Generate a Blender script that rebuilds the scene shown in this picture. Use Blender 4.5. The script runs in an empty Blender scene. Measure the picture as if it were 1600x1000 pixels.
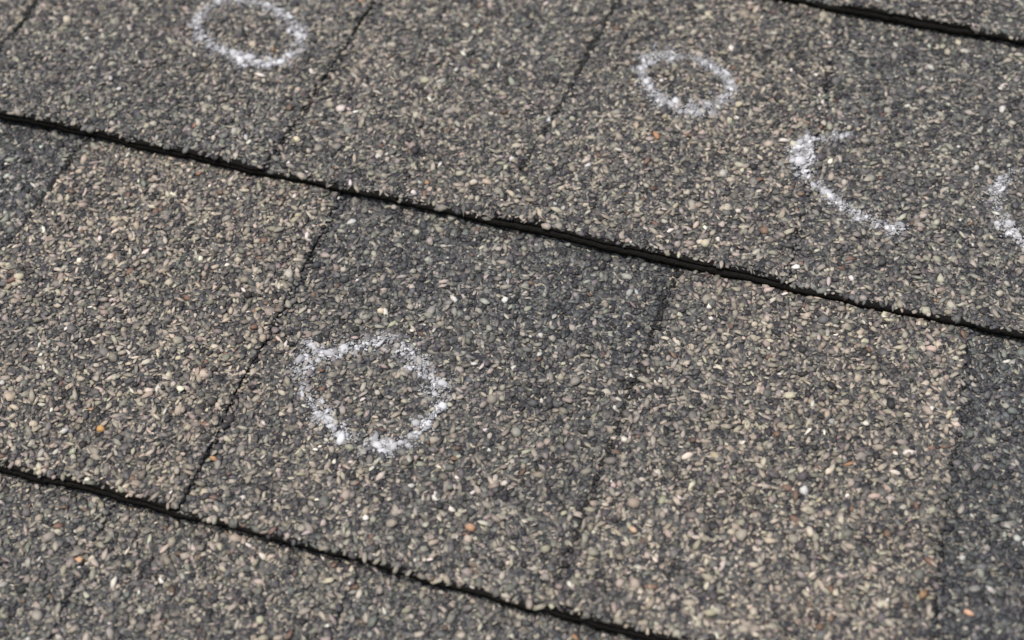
import bpy, math
import numpy as np
from mathutils import Matrix, Vector

# ------------------------------------------------------------------ camera, sky, sun, exposure
scene = bpy.context.scene
PITCH = math.radians(24)
ROOF = Matrix.Translation((0, 0, 3.2)) @ Matrix.Rotation(PITCH, 4, 'X')     # the roof slope, 3.2 m above the ground

cam_local = Matrix(((0.95651, -0.21719, 0.19471, 0.10817),
                    (0.29026, 0.77479, -0.56166, -0.49534),
                    (-0.02888, 0.59375, 0.80413, 0.44672),
                    (0, 0, 0, 1)))
cd = bpy.data.cameras.new("camera")
cam = bpy.data.objects.new("camera", cd)
scene.collection.objects.link(cam)
cam.matrix_world = ROOF @ cam_local
cd.sensor_width = 36.0
cd.lens = 36.0 * 2500 / 1600
cd.clip_start = 0.01
cd.clip_end = 500
cd.dof.use_dof = True
cd.dof.focus_distance = 0.55
cd.dof.aperture_fstop = 8
scene.camera = cam

SUN_EL, SUN_ROT = math.radians(58), math.radians(200)
w = bpy.data.worlds.new("World")
scene.world = w
w.use_nodes = True
nt = w.node_tree
sky = nt.nodes.new("ShaderNodeTexSky")
sky.sky_type = 'NISHITA'
sky.sun_disc = False
sky.sun_elevation = SUN_EL
sky.sun_rotation = SUN_ROT
sky.dust_density = 3.0
nt.links.new(sky.outputs[0], nt.nodes["Background"].inputs[0])
nt.nodes["Background"].inputs[1].default_value = 0.085
sl = bpy.data.lights.new("sun", 'SUN')
sl.energy = 2.0
sl.angle = math.radians(12)
sl.color = (1.0, 0.94, 0.86)
sun = bpy.data.objects.new("sun", sl)
scene.collection.objects.link(sun)
sd = Vector((math.sin(SUN_ROT) * math.cos(SUN_EL), math.cos(SUN_ROT) * math.cos(SUN_EL), math.sin(SUN_EL)))
sun.rotation_euler = sd.to_track_quat('Z', 'Y').to_euler()
sun.location = (0, 0, 8)
scene.view_settings.view_transform = 'Standard'
scene.view_settings.look = 'None'
scene.view_settings.exposure = 0.66
scene.view_settings.gamma = 1.0

rng = np.random.default_rng(7)

# ------------------------------------------------------------------ smooth noise on the roof plane
class Noise:
    def __init__(self, seed):
        r = np.random.default_rng(seed)
        self.g = r.random((256, 256))
    def __call__(self, x, y, s):
        u = np.asarray(x, float) / s + 1000.37; v = np.asarray(y, float) / s + 1000.71
        i = np.floor(u).astype(int); j = np.floor(v).astype(int)
        a = u - i; b = v - j
        a = a * a * (3 - 2 * a); b = b * b * (3 - 2 * b)
        g = self.g
        return ((g[i % 256, j % 256] * (1 - a) + g[(i + 1) % 256, j % 256] * a) * (1 - b)
                + (g[i % 256, (j + 1) % 256] * (1 - a) + g[(i + 1) % 256, (j + 1) % 256] * a) * b) * 2 - 1
N = [Noise(s) for s in range(11, 19)]

# ------------------------------------------------------------------ materials
def new_mat(name):
    m = bpy.data.materials.new(name); m.use_nodes = True
    return m, m.node_tree, m.node_tree.nodes["Principled BSDF"]

def mat_asphalt():
    m, t, b = new_mat("asphalt_coating")
    n = t.nodes.new("ShaderNodeTexNoise"); n.inputs["Scale"].default_value = 900; n.inputs["Detail"].default_value = 4
    tc = t.nodes.new("ShaderNodeTexCoord"); t.links.new(tc.outputs["Object"], n.inputs["Vector"])
    r = t.nodes.new("ShaderNodeValToRGB")
    r.color_ramp.elements[0].color = (0.004, 0.004, 0.004, 1); r.color_ramp.elements[1].color = (0.02, 0.019, 0.017, 1)
    t.links.new(n.outputs[0], r.inputs[0]); t.links.new(r.outputs[0], b.inputs["Base Color"])
    bp = t.nodes.new("ShaderNodeBump"); bp.inputs["Strength"].default_value = 1.0; bp.inputs["Distance"].default_value = .0012
    t.links.new(n.outputs[0], bp.inputs["Height"]); t.links.new(bp.outputs[0], b.inputs["Normal"])
    b.inputs["Roughness"].default_value = .95; b.inputs["Specular IOR Level"].default_value = .05
    return m

def mat_bed():
    """fine granules pressed into the asphalt between the larger ones, and the surface of shingles farther off"""
    m, t, b = new_mat("fine_granule_bed")
    tc = t.nodes.new("ShaderNodeTexCoord")
    v = t.nodes.new("ShaderNodeTexVoronoi"); v.inputs["Scale"].default_value = 720
    t.links.new(tc.outputs["Object"], v.inputs["Vector"])
    sep = t.nodes.new("ShaderNodeSeparateColor"); t.links.new(v.outputs["Color"], sep.inputs[0])
    r = t.nodes.new("ShaderNodeValToRGB"); e = r.color_ramp.elements
    r.color_ramp.interpolation = 'CONSTANT'
    e[0].color = (.03, .031, .036, 1); e[1].position = .92; e[1].color = (.34, .31, .25, 1)
    for p, c in ((.35, (.065, .065, .066, 1)), (.6, (.11, .105, .095, 1)), (.8, (.18, .16, .125, 1))):
        k = e.new(p); k.color = c
    t.links.new(sep.outputs[0], r.inputs[0]); t.links.new(r.outputs[0], b.inputs["Base Color"])
    bp = t.nodes.new("ShaderNodeBump"); bp.inputs["Strength"].default_value = .9; bp.inputs["Distance"].default_value = .0008
    bp.invert = True
    t.links.new(v.outputs["Distance"], bp.inputs["Height"]); t.links.new(bp.outputs[0], b.inputs["Normal"])
    b.inputs["Roughness"].default_value = .8
    return m

def mat_granule():
    m, t, b = new_mat("mineral_granules")
    a = t.nodes.new("ShaderNodeAttribute"); a.attribute_name = "stone"
    n = t.nodes.new("ShaderNodeTexNoise"); n.inputs["Scale"].default_value = 2500; n.inputs["Detail"].default_value = 2
    tc = t.nodes.new("ShaderNodeTexCoord"); t.links.new(tc.outputs["Object"], n.inputs["Vector"])
    mr = t.nodes.new("ShaderNodeMapRange"); mr.inputs["To Min"].default_value = .7; mr.inputs["To Max"].default_value = 1.3
    t.links.new(n.outputs[0], mr.inputs["Value"])
    mx = t.nodes.new("ShaderNodeVectorMath"); mx.operation = 'SCALE'
    t.links.new(a.outputs["Color"], mx.inputs[0]); t.links.new(mr.outputs[0], mx.inputs["Scale"])
    t.links.new(mx.outputs[0], b.inputs["Base Color"])
    b.inputs["Roughness"].default_value = .62; b.inputs["Specular IOR Level"].default_value = .4
    return m

def mat_chalk():
    m, t, b = new_mat("chalk_dust")
    a = t.nodes.new("ShaderNodeAttribute"); a.attribute_name = "stone"
    t.links.new(a.outputs["Color"], b.inputs["Base Color"])
    b.inputs["Roughness"].default_value = 1.0; b.inputs["Specular IOR Level"].default_value = .1
    return m

def mat_ground():
    m, t, b = new_mat("lawn")
    n = t.nodes.new("ShaderNodeTexNoise"); n.inputs["Scale"].default_value = 3; n.inputs["Detail"].default_value = 8
    r = t.nodes.new("ShaderNodeValToRGB")
    r.color_ramp.elements[0].color = (.03, .05, .015, 1); r.color_ramp.elements[1].color = (.08, .11, .04, 1)
    t.links.new(n.outputs[0], r.inputs[0]); t.links.new(r.outputs[0], b.inputs["Base Color"])
    b.inputs["Roughness"].default_value = .95
    return m
ASPHALT, BED, GRAN, CHALK, LAWN = mat_asphalt(), mat_bed(), mat_granule(), mat_chalk(), mat_ground()

# ------------------------------------------------------------------ mesh helpers
def make_mesh(name, verts, quads, tris, mats, qmat=None, tmat=None, col=None, parent=None, uv=None):
    """one mesh object out of numpy arrays; col = colour of every vertex"""
    me = bpy.data.meshes.new(name)
    V = np.asarray(verts, np.float32)
    Q = np.asarray(quads, np.int32).reshape(-1, 4); T = np.asarray(tris, np.int32).reshape(-1, 3)
    me.vertices.add(len(V)); me.vertices.foreach_set("co", V.ravel())
    li = np.concatenate([Q.ravel(), T.ravel()])
    me.loops.add(len(li)); me.loops.foreach_set("vertex_index", li)
    st = np.concatenate([np.arange(len(Q)) * 4, len(Q) * 4 + np.arange(len(T)) * 3]).astype(np.int32)
    me.polygons.add(len(st)); me.polygons.foreach_set("loop_start", st)
    for m in mats: me.materials.append(m)
    mi = np.concatenate([np.zeros(len(Q), np.int32) if qmat is None else np.asarray(qmat, np.int32),
                         np.zeros(len(T), np.int32) if tmat is None else np.asarray(tmat, np.int32)])
    me.polygons.foreach_set("material_index", mi)
    if col is not None:
        at = me.attributes.new("stone", 'FLOAT_COLOR', 'POINT')
        c4 = np.ones((len(V), 4), np.float32); c4[:, :3] = col
        at.data.foreach_set("color", c4.ravel())
    me.update(calc_edges=True); me.validate()
    o = bpy.data.objects.new(name, me); scene.collection.objects.link(o)
    if parent is not None: o.parent = parent
    return o

def thing(name, label, cat, group=None, loc=(0, 0, 0)):
    o = bpy.data.objects.new(name, None); scene.collection.objects.link(o)
    o.matrix_world = ROOF @ Matrix.Translation(loc)
    o.empty_display_size = .05
    o["label"] = label; o["category"] = cat
    if group: o["group"] = group
    return o

# a granule: an irregular crushed stone chip
PHI = (1 + 5 ** .5) / 2
ICO = np.array([(-1, PHI, 0), (1, PHI, 0), (-1, -PHI, 0), (1, -PHI, 0), (0, -1, PHI), (0, 1, PHI), (0, -1, -PHI), (0, 1, -PHI),
                (PHI, 0, -1), (PHI, 0, 1), (-PHI, 0, -1), (-PHI, 0, 1)]) / math.sqrt(1 + PHI * PHI)
ICF = np.array([(0, 11, 5), (0, 5, 1), (0, 1, 7), (0, 7, 10), (0, 10, 11), (1, 5, 9), (5, 11, 4), (11, 10, 2), (10, 7, 6), (7, 1, 8),
                (3, 9, 4), (3, 4, 2), (3, 2, 6), (3, 6, 8), (3, 8, 9), (4, 9, 5), (2, 4, 11), (6, 2, 10), (8, 6, 7), (9, 8, 1)])

def chips(P, a, b, c, yaw, r):
    """P centres, a/b/c half sizes (m), yaw; returns vertices and triangles"""
    n = len(P)
    base = ICO[None] * (1 + r.uniform(-.34, .30, (n, 12, 1)))
    q = base * np.stack([a, b, c], 1)[:, None, :]
    tx = r.normal(0, .22, n)[:, None]; ty = r.normal(0, .22, n)[:, None]
    z = q[..., 2] + tx * q[..., 0] + ty * q[..., 1]
    ca, sa = np.cos(yaw)[:, None], np.sin(yaw)[:, None]
    x = q[..., 0] * ca - q[..., 1] * sa; y = q[..., 0] * sa + q[..., 1] * ca
    V = np.stack([x, y, z], -1) + P[:, None, :]
    F = ICF[None] + (np.arange(n) * 12)[:, None, None]
    return V.reshape(-1, 3), F.reshape(-1, 3)

# ------------------------------------------------------------------ shingle geometry (local to the slope, metres)
D = 0.1435
BASE_T, TOOTH_T, LIFT = .0024, .0015, .0051
ROWB = {0: -0.0030, 1: -0.1462, 2: -0.2884, 3: -0.4320}

def z_base(row, x, y):
    v = np.clip((np.asarray(y) - ROWB[row]) / D, 0, 1)
    return LIFT * (1 - v) * (1 + .24 * N[6](x, np.asarray(x) * 0 + row * 9.7, .07)) + .00022 * N[0](x, y, .035) + .0003 * N[1](np.asarray(x) + row, y, .11) * (1 - v)

def edge_y(row, x):
    x = np.asarray(x, float)
    return (ROWB[row] + .0009 * N[2](x, row * 3.1 + 0 * x, .075) + .0007 * N[3](x, row * 5.3 + 0 * x, .012)
            + .00035 * N[4](x, row * 2.3 + 0 * x, .0035))

def sheet(xl, xr, row, y1, zt, th, step=.0022, ys=28, back=0.):
    """a bent sheet with ragged edges between xl(y) and xr(y), from the row's bottom edge up to y1"""
    mid0, mid1 = xl(ROWB[row]), xr(ROWB[row])
    nx = max(3, int((mid1 - mid0) / step)); ny = ys
    s = np.linspace(0, 1, nx + 1)
    t = np.concatenate([[0, .004, .012], np.linspace(.03, 1, ny - 2)]); ny = len(t) - 1
    S, T = np.meshgrid(s, t, indexing='ij')
    yb = edge_y(row, mid0 + S * (mid1 - mid0)) + back * (1 + .5 * N[4](mid0 + S * (mid1 - mid0), S * 0, .012))
    Y = yb + T * (y1 - yb)
    X = xl(Y) + S * (xr(Y) - xl(Y))
    Z = zt(X, Y)
    Zt = Z.copy(); Zt[:, 0] -= .00035; Zt[0] -= .0002; Zt[-1] -= .0002
    top = np.stack([X, Y, Zt], -1).reshape(-1, 3)
    bot = np.stack([X, Y, Z - th], -1).reshape(-1, 3)
    # the cut face of the felt is rough: push the bottom edge in or out a little
    K = (nx + 1) * (ny + 1)
    idx = np.arange(K).reshape(nx + 1, ny + 1)
    bot[idx[:, 0], 1] += .0003 * N[5](X[:, 0], Y[:, 0], .002)
    q = [np.stack([idx[:-1, :-1], idx[1:, :-1], idx[1:, 1:], idx[:-1, 1:]], -1).reshape(-1, 4)]
    nb = [len(q[0])]
    q.append((q[0] + K)[:, ::-1])
    f = idx[:, 0]; q.append(np.stack([f[:-1], f[:-1] + K, f[1:] + K, f[1:]], -1))
    f = idx[:, -1]; q.append(np.stack([f[:-1], f[1:], f[1:] + K, f[:-1] + K], -1))
    f = idx[0]; q.append(np.stack([f[:-1], f[1:], f[1:] + K, f[:-1] + K], -1))
    f = idx[-1]; q.append(np.stack([f[:-1], f[:-1] + K, f[1:] + K, f[1:]], -1))
    tm = np.ones((nx, ny), int); tm[:, :2] = 0
    mats = np.concatenate([tm.ravel(), np.zeros(sum(len(k) for k in q[1:]), int)])
    return np.concatenate([top, bot]), np.concatenate(q), mats

# stone colours (albedo)
STONE = np.array([(.031, .0298, .0305), (.064, .062, .062), (.108, .105, .100), (.155, .147, .131), (.262, .237, .198),
                  (.37, .335, .275), (.56, .53, .47), (.34, .19, .11), (.15, .10, .075)])
W_DARK = np.array([.22, .34, .22, .115, .070, .026, .005, .0002, .002])
W_MID = np.array([.12, .19, .22, .24, .17, .050, .005, .0003, .004])
W_TAN = np.array([.11, .13, .14, .23, .27, .10, .008, .0008, .010])

def stone_colors(t, k, r):
    """t: -1 dark .. 0 mid .. 1 tan per granule; k: brightness factor per granule"""
    n = len(t)
    wd, wt = np.clip(-t, 0, 1)[:, None], np.clip(t, 0, 1)[:, None]
    W = W_DARK * wd + W_TAN * wt + W_MID * (1 - wd - wt)
    cs = np.cumsum(W / W.sum(1, keepdims=True), 1)
    i = np.minimum((r.random(n)[:, None] > cs).sum(1), len(STONE) - 1)
    c = STONE[i] * (1 + r.normal(0, .13, (n, 1))) * (1 + r.normal(0, .035, (n, 3)))
    warm = np.stack([1 + .06 * t, 1 + .0 * t, 1 - .055 * t], 1)
    return np.clip(c * warm * (k * (1 + .10 * t))[:, None], .008, .8), i

# the field of granules that is modelled stone by stone: what the camera sees and a margin round it
FOOT = np.array([(-.2514, -.0832), (.1519, .0253), (.1824, -.2559), (-.1155, -.3419)])
def inside(x, y, m=.055):
    c = FOOT.mean(0); ok = np.ones(len(x), bool)
    for k in range(4):
        p, q = FOOT[k], FOOT[(k + 1) % 4]
        e = q - p; nrm = np.array([e[1], -e[0]]) / np.hypot(*e)
        if np.dot(c - p, nrm) > 0: nrm = -nrm
        ok &= ((x - p[0]) * nrm[0] + (y - p[1]) * nrm[1]) < m
    return ok

SP = .00152
def scatter(x0, x1, y0, y1, r):
    nx, ny = int((x1 - x0) / SP), int((y1 - y0) / (SP * .866))
    i, j = np.meshgrid(np.arange(nx), np.arange(ny), indexing='ij')
    x = x0 + (i + .5 * (j % 2)) * SP; y = y0 + j * SP * .866
    x = x.ravel() + r.normal(0, SP * .27, x.size); y = y.ravel() + r.normal(0, SP * .27, y.size)
    ok = inside(x, y)
    return x[ok], y[ok]

# ------------------------------------------------------------------ chalk outlines (x, y in mm on the slope, closed?)
RINGS = {
 'A': (1, [(-160.2, -63.3), (-164.0, -72.1), (-164.0, -80.6), (-157.8, -86.5), (-148.2, -91.4), (-138.7, -94.3), (-130.4, -94.7), (-122.4, -91.0), (-118.0, -83.2), (-120.5, -73.8), (-129.4, -66.6), (-139.5, -62.4), (-150.0, -60.5), (-160.2, -63.3)]),
 'B': (1, [(15.3, -48.1), (14.1, -55.7), (17.9, -65.5), (26.0, -71.0), (33.5, -74.2), (41.4, -72.7), (47.6, -67.2), (50.1, -58.5), (45.0, -49.9), (37.9, -46.4), (31.0, -44.2), (23.7, -45.5), (15.3, -48.1)]),
 'C': (1, [(97.7, -67.9), (88.9, -72.7), (83.0, -77.0), (80.7, -86.6), (86.4, -95.1), (92.3, -98.0), (97.9, -102.8), (106.8, -107.6), (113.8, -108.7), (121.4, -110.6)]),
 'D': (1, [(161.2, -69.3), (156.5, -71.9), (151.9, -84.1), (154.7, -91.8), (158.0, -97.1), (163.1, -102.7), (170.9, -108.0), (179.6, -107.1)]),
 'E': (2, [(-62.1, -217.3), (-55.4, -217.6), (-51.2, -213.4), (-46.0, -208.6), (-38.7, -206.3), (-30.1, -207.5), (-23.8, -212.6), (-17.1, -216.7), (-12.4, -222.8), (-12.6, -230.3), (-15.3, -237.3), (-16.8, -242.8), (-23.2, -246.7), (-30.6, -247.5), (-39.0, -246.1), (-47.6, -241.2), (-55.2, -235.0), (-60.4, -228.9), (-62.1, -217.3)]),
}
# strength of the chalk along each outline (fraction of length -> strength)
STREN = {
 'A': [(0, .8), (.1, .7), (.2, .75), (.3, .7), (.4, .85), (.5, .95), (.6, 1.0), (.68, 1.0), (.76, .8), (.86, .75), (.93, .75), (1, .8)],
 'B': [(0, .85), (.12, 1), (.25, .9), (.4, .95), (.52, .9), (.62, .75), (.75, .7), (.85, .45), (.93, .8), (1, .85)],
 'C': [(0, .7), (.15, .75), (.33, 1), (.5, .95), (.65, .95), (.8, .8), (.9, .85), (1, 1.05)],
 'D': [(0, .5), (.2, .6), (.3, .8), (.6, .85), (.75, .8), (1, .5)],
 'E': [(0, .95), (.1, .95), (.2, .85), (.3, .7), (.4, .7), (.47, .9), (.55, .7), (.62, .7), (.7, .85), (.78, .9), (.86, .8), (.94, .75), (1, .8)],
}
def ring_field(key, x, y):
    """distance (m) to the outline, strength there"""
    pts = np.array(RINGS[key][1]) / 1000
    seg = np.hypot(*(pts[1:] - pts[:-1]).T); cum = np.concatenate([[0], np.cumsum(seg)]); L = cum[-1]
    best = np.full(len(x), 9.); along = np.zeros(len(x))
    for k in range(len(seg)):
        p, q = pts[k], pts[k + 1]; e = q - p
        t = np.clip(((x - p[0]) * e[0] + (y - p[1]) * e[1]) / seg[k] ** 2, 0, 1)
        d = np.hypot(x - p[0] - t * e[0], y - p[1] - t * e[1])
        m = d < best; best[m] = d[m]; along[m] = (cum[k] + t[m] * seg[k]) / L
    s = np.interp(along, *zip(*STREN[key]))
    return best, s, along
def chalkness(row, x, y):
    out = np.zeros(len(x)); who = np.full(len(x), '', dtype='<U1')
    for key, (rw, pts) in RINGS.items():
        if rw != row: continue
        d, s, al = ring_field(key, x, y)
        base = {'E': .0026, 'C': .0021, 'D': .0020, 'A': .0025}.get(key, .0027)
        drag = N[6](al * 300 / 9, al * 0 + ord(key), 1.0) * .35 + N[3](al * 300 / 3.2, al * 0 + ord(key), 1.0) * .9   # chalk skips and drags outward
        wd = base * (.75 + .4 * s) * np.clip(1 + 1.0 * drag, .5, 2.3)
        c = s * np.exp(-(d / wd) ** 2 * 1.1)
        if key == 'C':
            c = np.maximum(c, 1.35 * np.exp(-(np.hypot(x - .0822, y + .0852) / .0052) ** 4) + 1.1 * np.exp(-(np.hypot(x - .1200, y + .1110) / .0034) ** 4))
        c = c * (1 + .5 * N[7](x, y, .0052)) * (1 + .5 * N[5](x, y, .0019))
        m = c > out; out[m] = c[m]; who[m] = key
    return out, who

# ------------------------------------------------------------------ rows: tooth (raised tab) spans, edges lean as in a laminated shingle
def lin(xb, xt, row):
    def f(y):
        t = (np.asarray(y, float) - ROWB[row]) / D
        return (xb + (xt - xb) * t) + .0006 * N[3](y, xb * 7 + 0 * np.asarray(y, float), .018) + .0004 * N[4](y, xb * 9 + 0 * np.asarray(y, float), .004)
    return f
# boundaries (x at bottom edge, x at top) in metres; tone of each stretch, whether it is a raised tab
ROWS = {
 0: dict(edges=[(-.33, -.33), (-.20, -.21), (-.07, -.075), (.0835, .085), (.1335, .130), (.2600, .26), (.36, .36)],
         raised=[0, 1, 0, 1, 0, 1], tone=[0, .2, -.3, .0, .0, .35], label='topmost strip of shingle, only its lower edge showing in the top right corner'),
 1: dict(edges=[(-.36, -.36), (-.2340, -.2310), (-.1075, -.0965), (-.0180, -.0030), (.0885, .0815), (.2150, .2100), (.36, .36)],
         raised=[0, 1, 0, 1, 0, 1], tone=[.3, .05, .2, .26, -.28, .3],
         label='grey brown shingle strip with four chalk marks, second course from the top'),
 2: dict(edges=[(-.36, -.36), (-.1885, -.1815), (-.0795, -.0775), (.0435, .0505), (.1555, .1520), (.27, .265), (.36, .36)],
         raised=[0, 1, 0, 1, 0, 1], tone=[-.8, .66, -.50, .5, -.8, .3],
         label='shingle strip across the middle with tan and charcoal tabs and one whole chalk ring'),
 3: dict(edges=[(-.36, -.36), (-.23, -.22), (-.094, -.102), (-.017, -.0185), (.12, .125), (.25, .25), (.36, .36)],
         raised=[1, 0, 0, 0, 1, 0], tone=[.1, .0, .25, -.15, .1, 0],
         label='dark unmarked shingle strip along the bottom edge, nearest the viewer'),
}
TONES = {}
def tone_field(row, x, y):
    R = ROWS[row]; t = np.zeros(len(x))
    E = [lin(a, b, row) for a, b in R['edges']]
    v = (y - ROWB[row]) / D
    for k, tone in enumerate(R['tone']):
        m = (x >= E[k](y)) & (x < E[k + 1](y))
        t[m] = tone
    if row == 2:    # the charcoal blend drop fades to brown towards the lower edge
        m = (x > E[2](y)) & (x < E[3](y)); t[m] = .14 - .72 * np.clip((v[m] - .5 + .12 * N[2](x[m], y[m], .03)) / .4, 0, 1)
        m = x < E[1](y); t[m] += 1.3 * np.clip(1.05 - v[m] * 1.9, 0, 1)
    if row == 1:
        m = (x > E[4](y)) & (x < E[5](y)); t[m] += .3 * np.clip(1 - v[m] * 1.4, 0, 1)
    q = .45 if row == 1 else .8
    t = t + q * (.36 * N[1](x, y, .035) + .26 * N[2](x + 3, y, .014) + .2 * N[6](x, y, .09))
    return np.clip(t, -1, 1)

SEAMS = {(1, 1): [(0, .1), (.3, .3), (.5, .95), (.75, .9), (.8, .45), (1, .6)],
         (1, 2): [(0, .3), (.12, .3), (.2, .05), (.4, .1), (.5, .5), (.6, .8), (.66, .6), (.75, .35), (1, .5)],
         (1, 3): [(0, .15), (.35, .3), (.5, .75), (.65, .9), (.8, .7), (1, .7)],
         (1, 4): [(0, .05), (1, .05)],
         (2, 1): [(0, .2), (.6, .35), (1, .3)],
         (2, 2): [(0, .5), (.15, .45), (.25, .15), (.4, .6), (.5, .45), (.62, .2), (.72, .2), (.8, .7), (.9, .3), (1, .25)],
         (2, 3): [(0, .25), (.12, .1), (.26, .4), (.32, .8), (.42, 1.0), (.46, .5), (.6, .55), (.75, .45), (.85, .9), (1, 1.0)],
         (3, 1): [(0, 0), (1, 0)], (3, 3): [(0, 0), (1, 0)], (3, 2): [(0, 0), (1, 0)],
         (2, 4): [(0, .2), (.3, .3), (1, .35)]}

def granule_layer(row, x, y, z, r, size=1.0):
    """stones at x, y resting on z -> arrays of centres, half sizes, yaw, colours, chalkness"""
    n = len(x)
    t = tone_field(row, x, y)
    k = 1 + .10 * N[5](x, y, .02) + .06 * N[7](x, y, .06)
    col, kind = stone_colors(t, k, r)
    a = r.lognormal(math.log(.00096), .32, n) * size
    asp = r.uniform(.5, .95, n); lng = r.random(n) < np.where(kind >= 3, .5, .2)
    a[lng] *= 1.5; asp[lng] *= .62
    big = (kind >= 5) & (r.random(n) < .5); a[big] *= 1.18
    a = np.clip(a, .0005, .0024)
    b = a * asp; c = np.minimum(b, a) * r.uniform(.45, .8, n)
    yaw = r.uniform(0, math.pi, n)
    lift = np.where(kind >= 4, .00022, 0) + r.normal(0, .00022, n)
    # stones coloured near-black along the cut seams; elsewhere stones have filled the step beside the tab
    v = (y - ROWB[row]) / D
    for ei, (e0, e1) in enumerate(ROWS[row]['edges'][1:-1], 1):
        ex = lin(e0, e1, row)(y)
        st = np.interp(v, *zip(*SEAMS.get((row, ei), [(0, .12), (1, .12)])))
        hid = (not ROWS[row]['raised'][ei - 1])      # tab on the right: its cut side faces away, the near-black band is wider
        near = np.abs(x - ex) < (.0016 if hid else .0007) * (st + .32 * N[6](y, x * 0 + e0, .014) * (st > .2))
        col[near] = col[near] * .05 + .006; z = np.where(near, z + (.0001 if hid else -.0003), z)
        rec = (x > ex) if ROWS[row]['raised'][ei - 1] else (x < ex)
        ramp = np.clip(1 - np.abs(x - ex) / .0028, 0, 1) * np.clip(1.15 - 1.5 * st, 0, 1) * rec
        z = z + ramp * TOOTH_T * .95
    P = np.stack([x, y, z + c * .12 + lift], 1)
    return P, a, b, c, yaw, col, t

BACK = {(0, 3): .0010, (1, 3): .0011, (1, 1): .0002, (2, 1): .0008, (2, 3): .0006}     # how far the tab stops short of the layer under it

# single stones that catch the eye: x, y (mm), half length, half width (mm), yaw, colour
ODD = {1: [(-101.1, -128.2, 1.9, 1.7, 0, (.62, .55, .38)), (56.5, -102.4, 2.2, 2.0, 1, (.42, .40, .36)), (16.3, -101.3, 2.6, 1.3, -.5, (.50, .47, .40)),
           (-12.6, -91.3, 2.4, 1.8, .8, (.52, .52, .53)), (-30.6, -130.6, 2.0, 1.6, .3, (.52, .46, .38)), (-182.8, -118.4, 3.2, 1.1, -1.0, (.46, .45, .44)),
           (-176.9, -123.2, 1.9, 1.2, .2, (.58, .56, .53)), (-142.1, -80.6, 2.8, 1.1, -.75, (.012, .012, .012)), (-142.6, -77.6, 3.0, 1.0, -.75, (.40, .38, .33)),
           (-80.6, -95.9, 3.4, 1.1, -.4, (.40, .37, .32)), (-92.1, -89.9, 3.8, 1.0, -.6, (.36, .34, .29))],
       2: [(109.6, -226.3, 2.3, 2.1, 0, (.55, .54, .50)), (124.3, -195.2, 1.8, 1.6, .4, (.62, .58, .50)), (-44.3, -193.7, 1.9, 1.7, 0, (.60, .51, .38)),
           (-6.3, -206.8, 1.5, 1.3, 0, (.58, .56, .52)), (12.0, -188.7, 1.7, 1.5, 0, (.52, .50, .45)), (-126.7, -270.9, 2.2, 1.6, .8, (.50, .48, .44)),
           (-75.7, -266.7, 1.7, 1.4, 0, (.42, .24, .12)), (-115.6, -267.3, 2.1, 1.5, .2, (.48, .27, .10)), (12.2, -268.0, 2.0, 1.7, .3, (.42, .25, .16)),
           (61.2, -255.0, 2.3, 1.4, -.6, (.52, .37, .26)), (150.7, -252.8, 2.6, 2.0, 1.2, (.26, .16, .09)), (164.7, -254.3, 2.2, 1.3, -.4, (.58, .36, .24)),
           (46.9, -222.5, 1.8, 1.3, .1, (.48, .40, .33)), (50.2, -222.8, 1.6, 1.5, .1, (.62, .58, .50)), (113.6, -197.7, 1.6, 1.5, .1, (.30, .30, .28))],
       3: [(-103.1, -310.9, 2.0, 1.6, .2, (.55, .33, .19))]}

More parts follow.
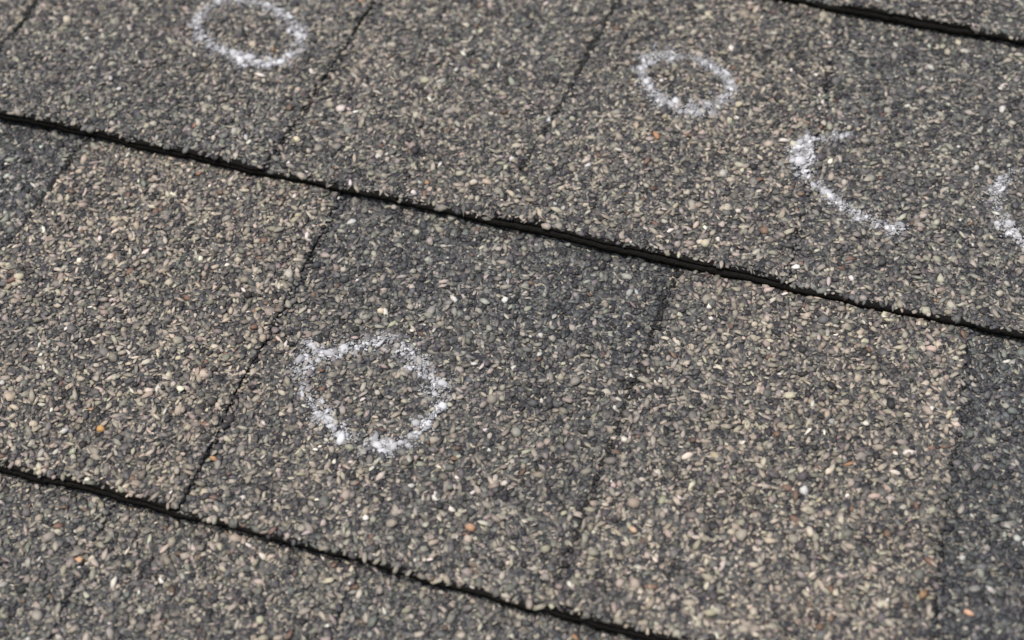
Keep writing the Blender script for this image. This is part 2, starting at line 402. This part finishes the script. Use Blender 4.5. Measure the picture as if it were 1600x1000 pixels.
def build_row(row):
    R = ROWS[row]; r = np.random.default_rng(100 + row)
    root = thing("asphalt_shingle", R['label'], "shingle", "overlapping shingle strips of the roof")
    y1 = ROWB[row] + D + .022
    E = [lin(a, b, row) for a, b in R['edges']]
    zb = lambda x, y: z_base(row, x, y)
    zt = lambda x, y: z_base(row, x, y) + TOOTH_T
    chalk = {k: [] for k, v in RINGS.items() if v[0] == row}
    gx, gy = scatter(-.34, .27, max(-.42, ROWB[row] + .0002), min(.09, y1 - .016), r)
    ok = gy > edge_y(row, gx) + .0003
    gx, gy = gx[ok], gy[ok]
    raised_mask = np.zeros(len(gx), bool); seg = np.zeros(len(gx), int)
    for k in range(len(E) - 1):
        m = (gx >= E[k](gy)) & (gx < E[k + 1](gy)); seg[m] = k
        if R['raised'][k]: raised_mask |= m
    def finish(name, xy_mask, zf, xl, xr, th, label=None, back=0.):
        V, Q, qm = sheet(xl, xr, row, y1, zf, th, back=back)
        xy_mask = xy_mask & (gy > edge_y(row, gx) + back + .0002)
        x, y = gx[xy_mask], gy[xy_mask]
        if len(x) == 0:
            o = make_mesh(name, V, Q, [], [ASPHALT, BED, GRAN], qm, None, None, root)
        else:
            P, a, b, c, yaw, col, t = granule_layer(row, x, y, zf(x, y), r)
            ch, who = chalkness(row, x, y)
            u = r.random(len(x))
            # chalk sticks to the highest stones first
            solid = (ch > .26 + .60 * u)
            dust = np.clip(ch * 1.1 - .03, 0, .6)[:, None] * r.uniform(.2, 1.0, (len(x), 1))
            col = col * (1 - dust) + np.array((.42, .42, .44)) * dust
            for kk in chalk:
                m = solid & (who == kk)
                if m.any():
                    g = (.31 + .27 * np.clip(ch[m], 0, 1) + r.normal(0, .08, m.sum()))[:, None] * np.array((.98, .985, 1.01))
                    PP = P[m].copy(); PP[:, 2] += .0001
                    chalk[kk].append((PP, a[m] * 1.16, b[m] * 1.22, c[m], yaw[m], np.clip(g, .25, .85)))
            s = ~solid
            odd = [q for q in ODD.get(row, []) if R['raised'][max(0, sum(e(q[1] / 1000) < q[0] / 1000 for e in E) - 1)] == (name == "tab")
                   and xl(q[1] / 1000) <= q[0] / 1000 < xr(q[1] / 1000)]
            P, a, b, c, yaw, col = P[s], a[s], b[s], c[s], yaw[s], col[s]
            if odd:
                q = np.array([k[:5] for k in odd]); qx, qy = q[:, 0] / 1000, q[:, 1] / 1000
                P = np.concatenate([P, np.stack([qx, qy, zf(qx, qy) + .0009], 1)])
                a = np.concatenate([a, q[:, 2] * .00082]); b = np.concatenate([b, q[:, 3] * .00082]); c = np.concatenate([c, q[:, 3] * .0006])
                yaw = np.concatenate([yaw, q[:, 4]]); col = np.concatenate([col, np.array([k[5] for k in odd])])
            GV, GF = chips(P, a, b, c, yaw, r)
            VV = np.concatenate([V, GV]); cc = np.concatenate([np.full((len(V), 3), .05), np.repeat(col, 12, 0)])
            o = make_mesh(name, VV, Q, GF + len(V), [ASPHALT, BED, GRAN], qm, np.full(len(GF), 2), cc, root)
        if label: o["label"] = label
        return o
    finish("backing_layer", ~raised_mask, zb, E[0], E[-1], BASE_T)
    for k in range(len(E) - 1):
        if R['raised'][k]:
            finish("tab", (seg == k), zt, E[k], E[k + 1], TOOTH_T - .0001, back=BACK.get((row, k), .0002))
    names = {'A': 'chalk ring near the top left corner', 'B': 'small chalk ring at upper centre',
             'C': 'open hook of chalk at upper right', 'D': 'part of a chalk ring cut off at the right',
             'E': 'broad chalk ring on the charcoal stretch'}
    for kk, parts in chalk.items():
        if not parts: continue
        P, a, b, c, yaw, col = [np.concatenate([p[i] for p in parts]) for i in range(6)]
        # loose crumbs of chalk rubbed off beside the line
        pts = np.array(RINGS[kk][1]) / 1000
        n = 700
        cx = r.uniform(pts[:, 0].min() - .006, pts[:, 0].max() + .006, n * 8); cy = r.uniform(pts[:, 1].min() - .006, pts[:, 1].max() + .006, n * 8)
        ch, who = chalkness(row, cx, cy)
        m = (r.random(len(cx)) * .9 < ch) & (who == kk) & inside(cx, cy); cx, cy = cx[m], cy[m]
        zz = np.zeros(len(cx))
        for k in range(len(E) - 1):
            q = (cx >= E[k](cy)) & (cx < E[k + 1](cy))
            zz[q] = (zt if R['raised'][k] else zb)(cx[q], cy[q])
        s = r.uniform(.0002, .0005, len(cx))
        P = np.concatenate([P, np.stack([cx, cy, zz + .0007 + r.uniform(0, .0003, len(cx))], 1)])
        a = np.concatenate([a, s]); b = np.concatenate([b, s * .8]); c = np.concatenate([c, s * .5])
        yaw = np.concatenate([yaw, r.uniform(0, 3, len(cx))])
        col = np.concatenate([col, np.full((len(cx), 3), .38) * np.array((.99, .99, 1.01))])
        V, F = chips(P, a, b, c, yaw, r)
        o = make_mesh("chalk_mark", V, [], F, [CHALK], None, None, np.repeat(col, 12, 0), root)
        o["label"] = names[kk]
    return root
for row in (0, 1, 2, 3):
    build_row(row)

# ------------------------------------------------------------------ the rest of the roof slope round them, and the ground
def slope():
    V = []; Q = []; M = []
    def quadstrip(x0, x1, yb, yt, row_lift=True):
        k = len(V)
        h = LIFT
        V.extend([(x0, yb, h), (x1, yb, h), (x1, yt, 0), (x0, yt, 0), (x0, yb, h - .0035), (x1, yb, h - .0035)])
        Q.extend([(k, k + 1, k + 2, k + 3), (k, k + 4, k + 5, k + 1)]); M.extend([1, 0])
    for j in range(1, 12):
        quadstrip(-2.5, 2.5, D * j, D * (j + 1) + .01)
    for j in range(1, 9):
        yb = ROWB[3] - D * j
        quadstrip(-2.5, 2.5, yb, yb + D + .01)
    for yb in ROWB.values():
        quadstrip(-2.5, -.361, yb, yb + D + .01); quadstrip(.361, 2.5, yb, yb + D + .01)
    k = len(V)
    V.extend([(-2.5, -1.6, -.0035), (2.5, -1.6, -.0035), (2.5, 1.8, -.0035), (-2.5, 1.8, -.0035)]); Q.append((k, k + 1, k + 2, k + 3)); M.append(0)
    o = make_mesh("roof", V, Q, [], [ASPHALT, BED], M)
    o.matrix_world = ROOF; o["kind"] = "structure"
    o["label"] = "rest of the shingled roof slope"
slope()
g = make_mesh("ground", [(-200, -200, 0), (200, -200, 0), (200, 200, 0), (-200, 200, 0)], [(0, 1, 2, 3)], [], [LAWN])
g["kind"] = "structure"
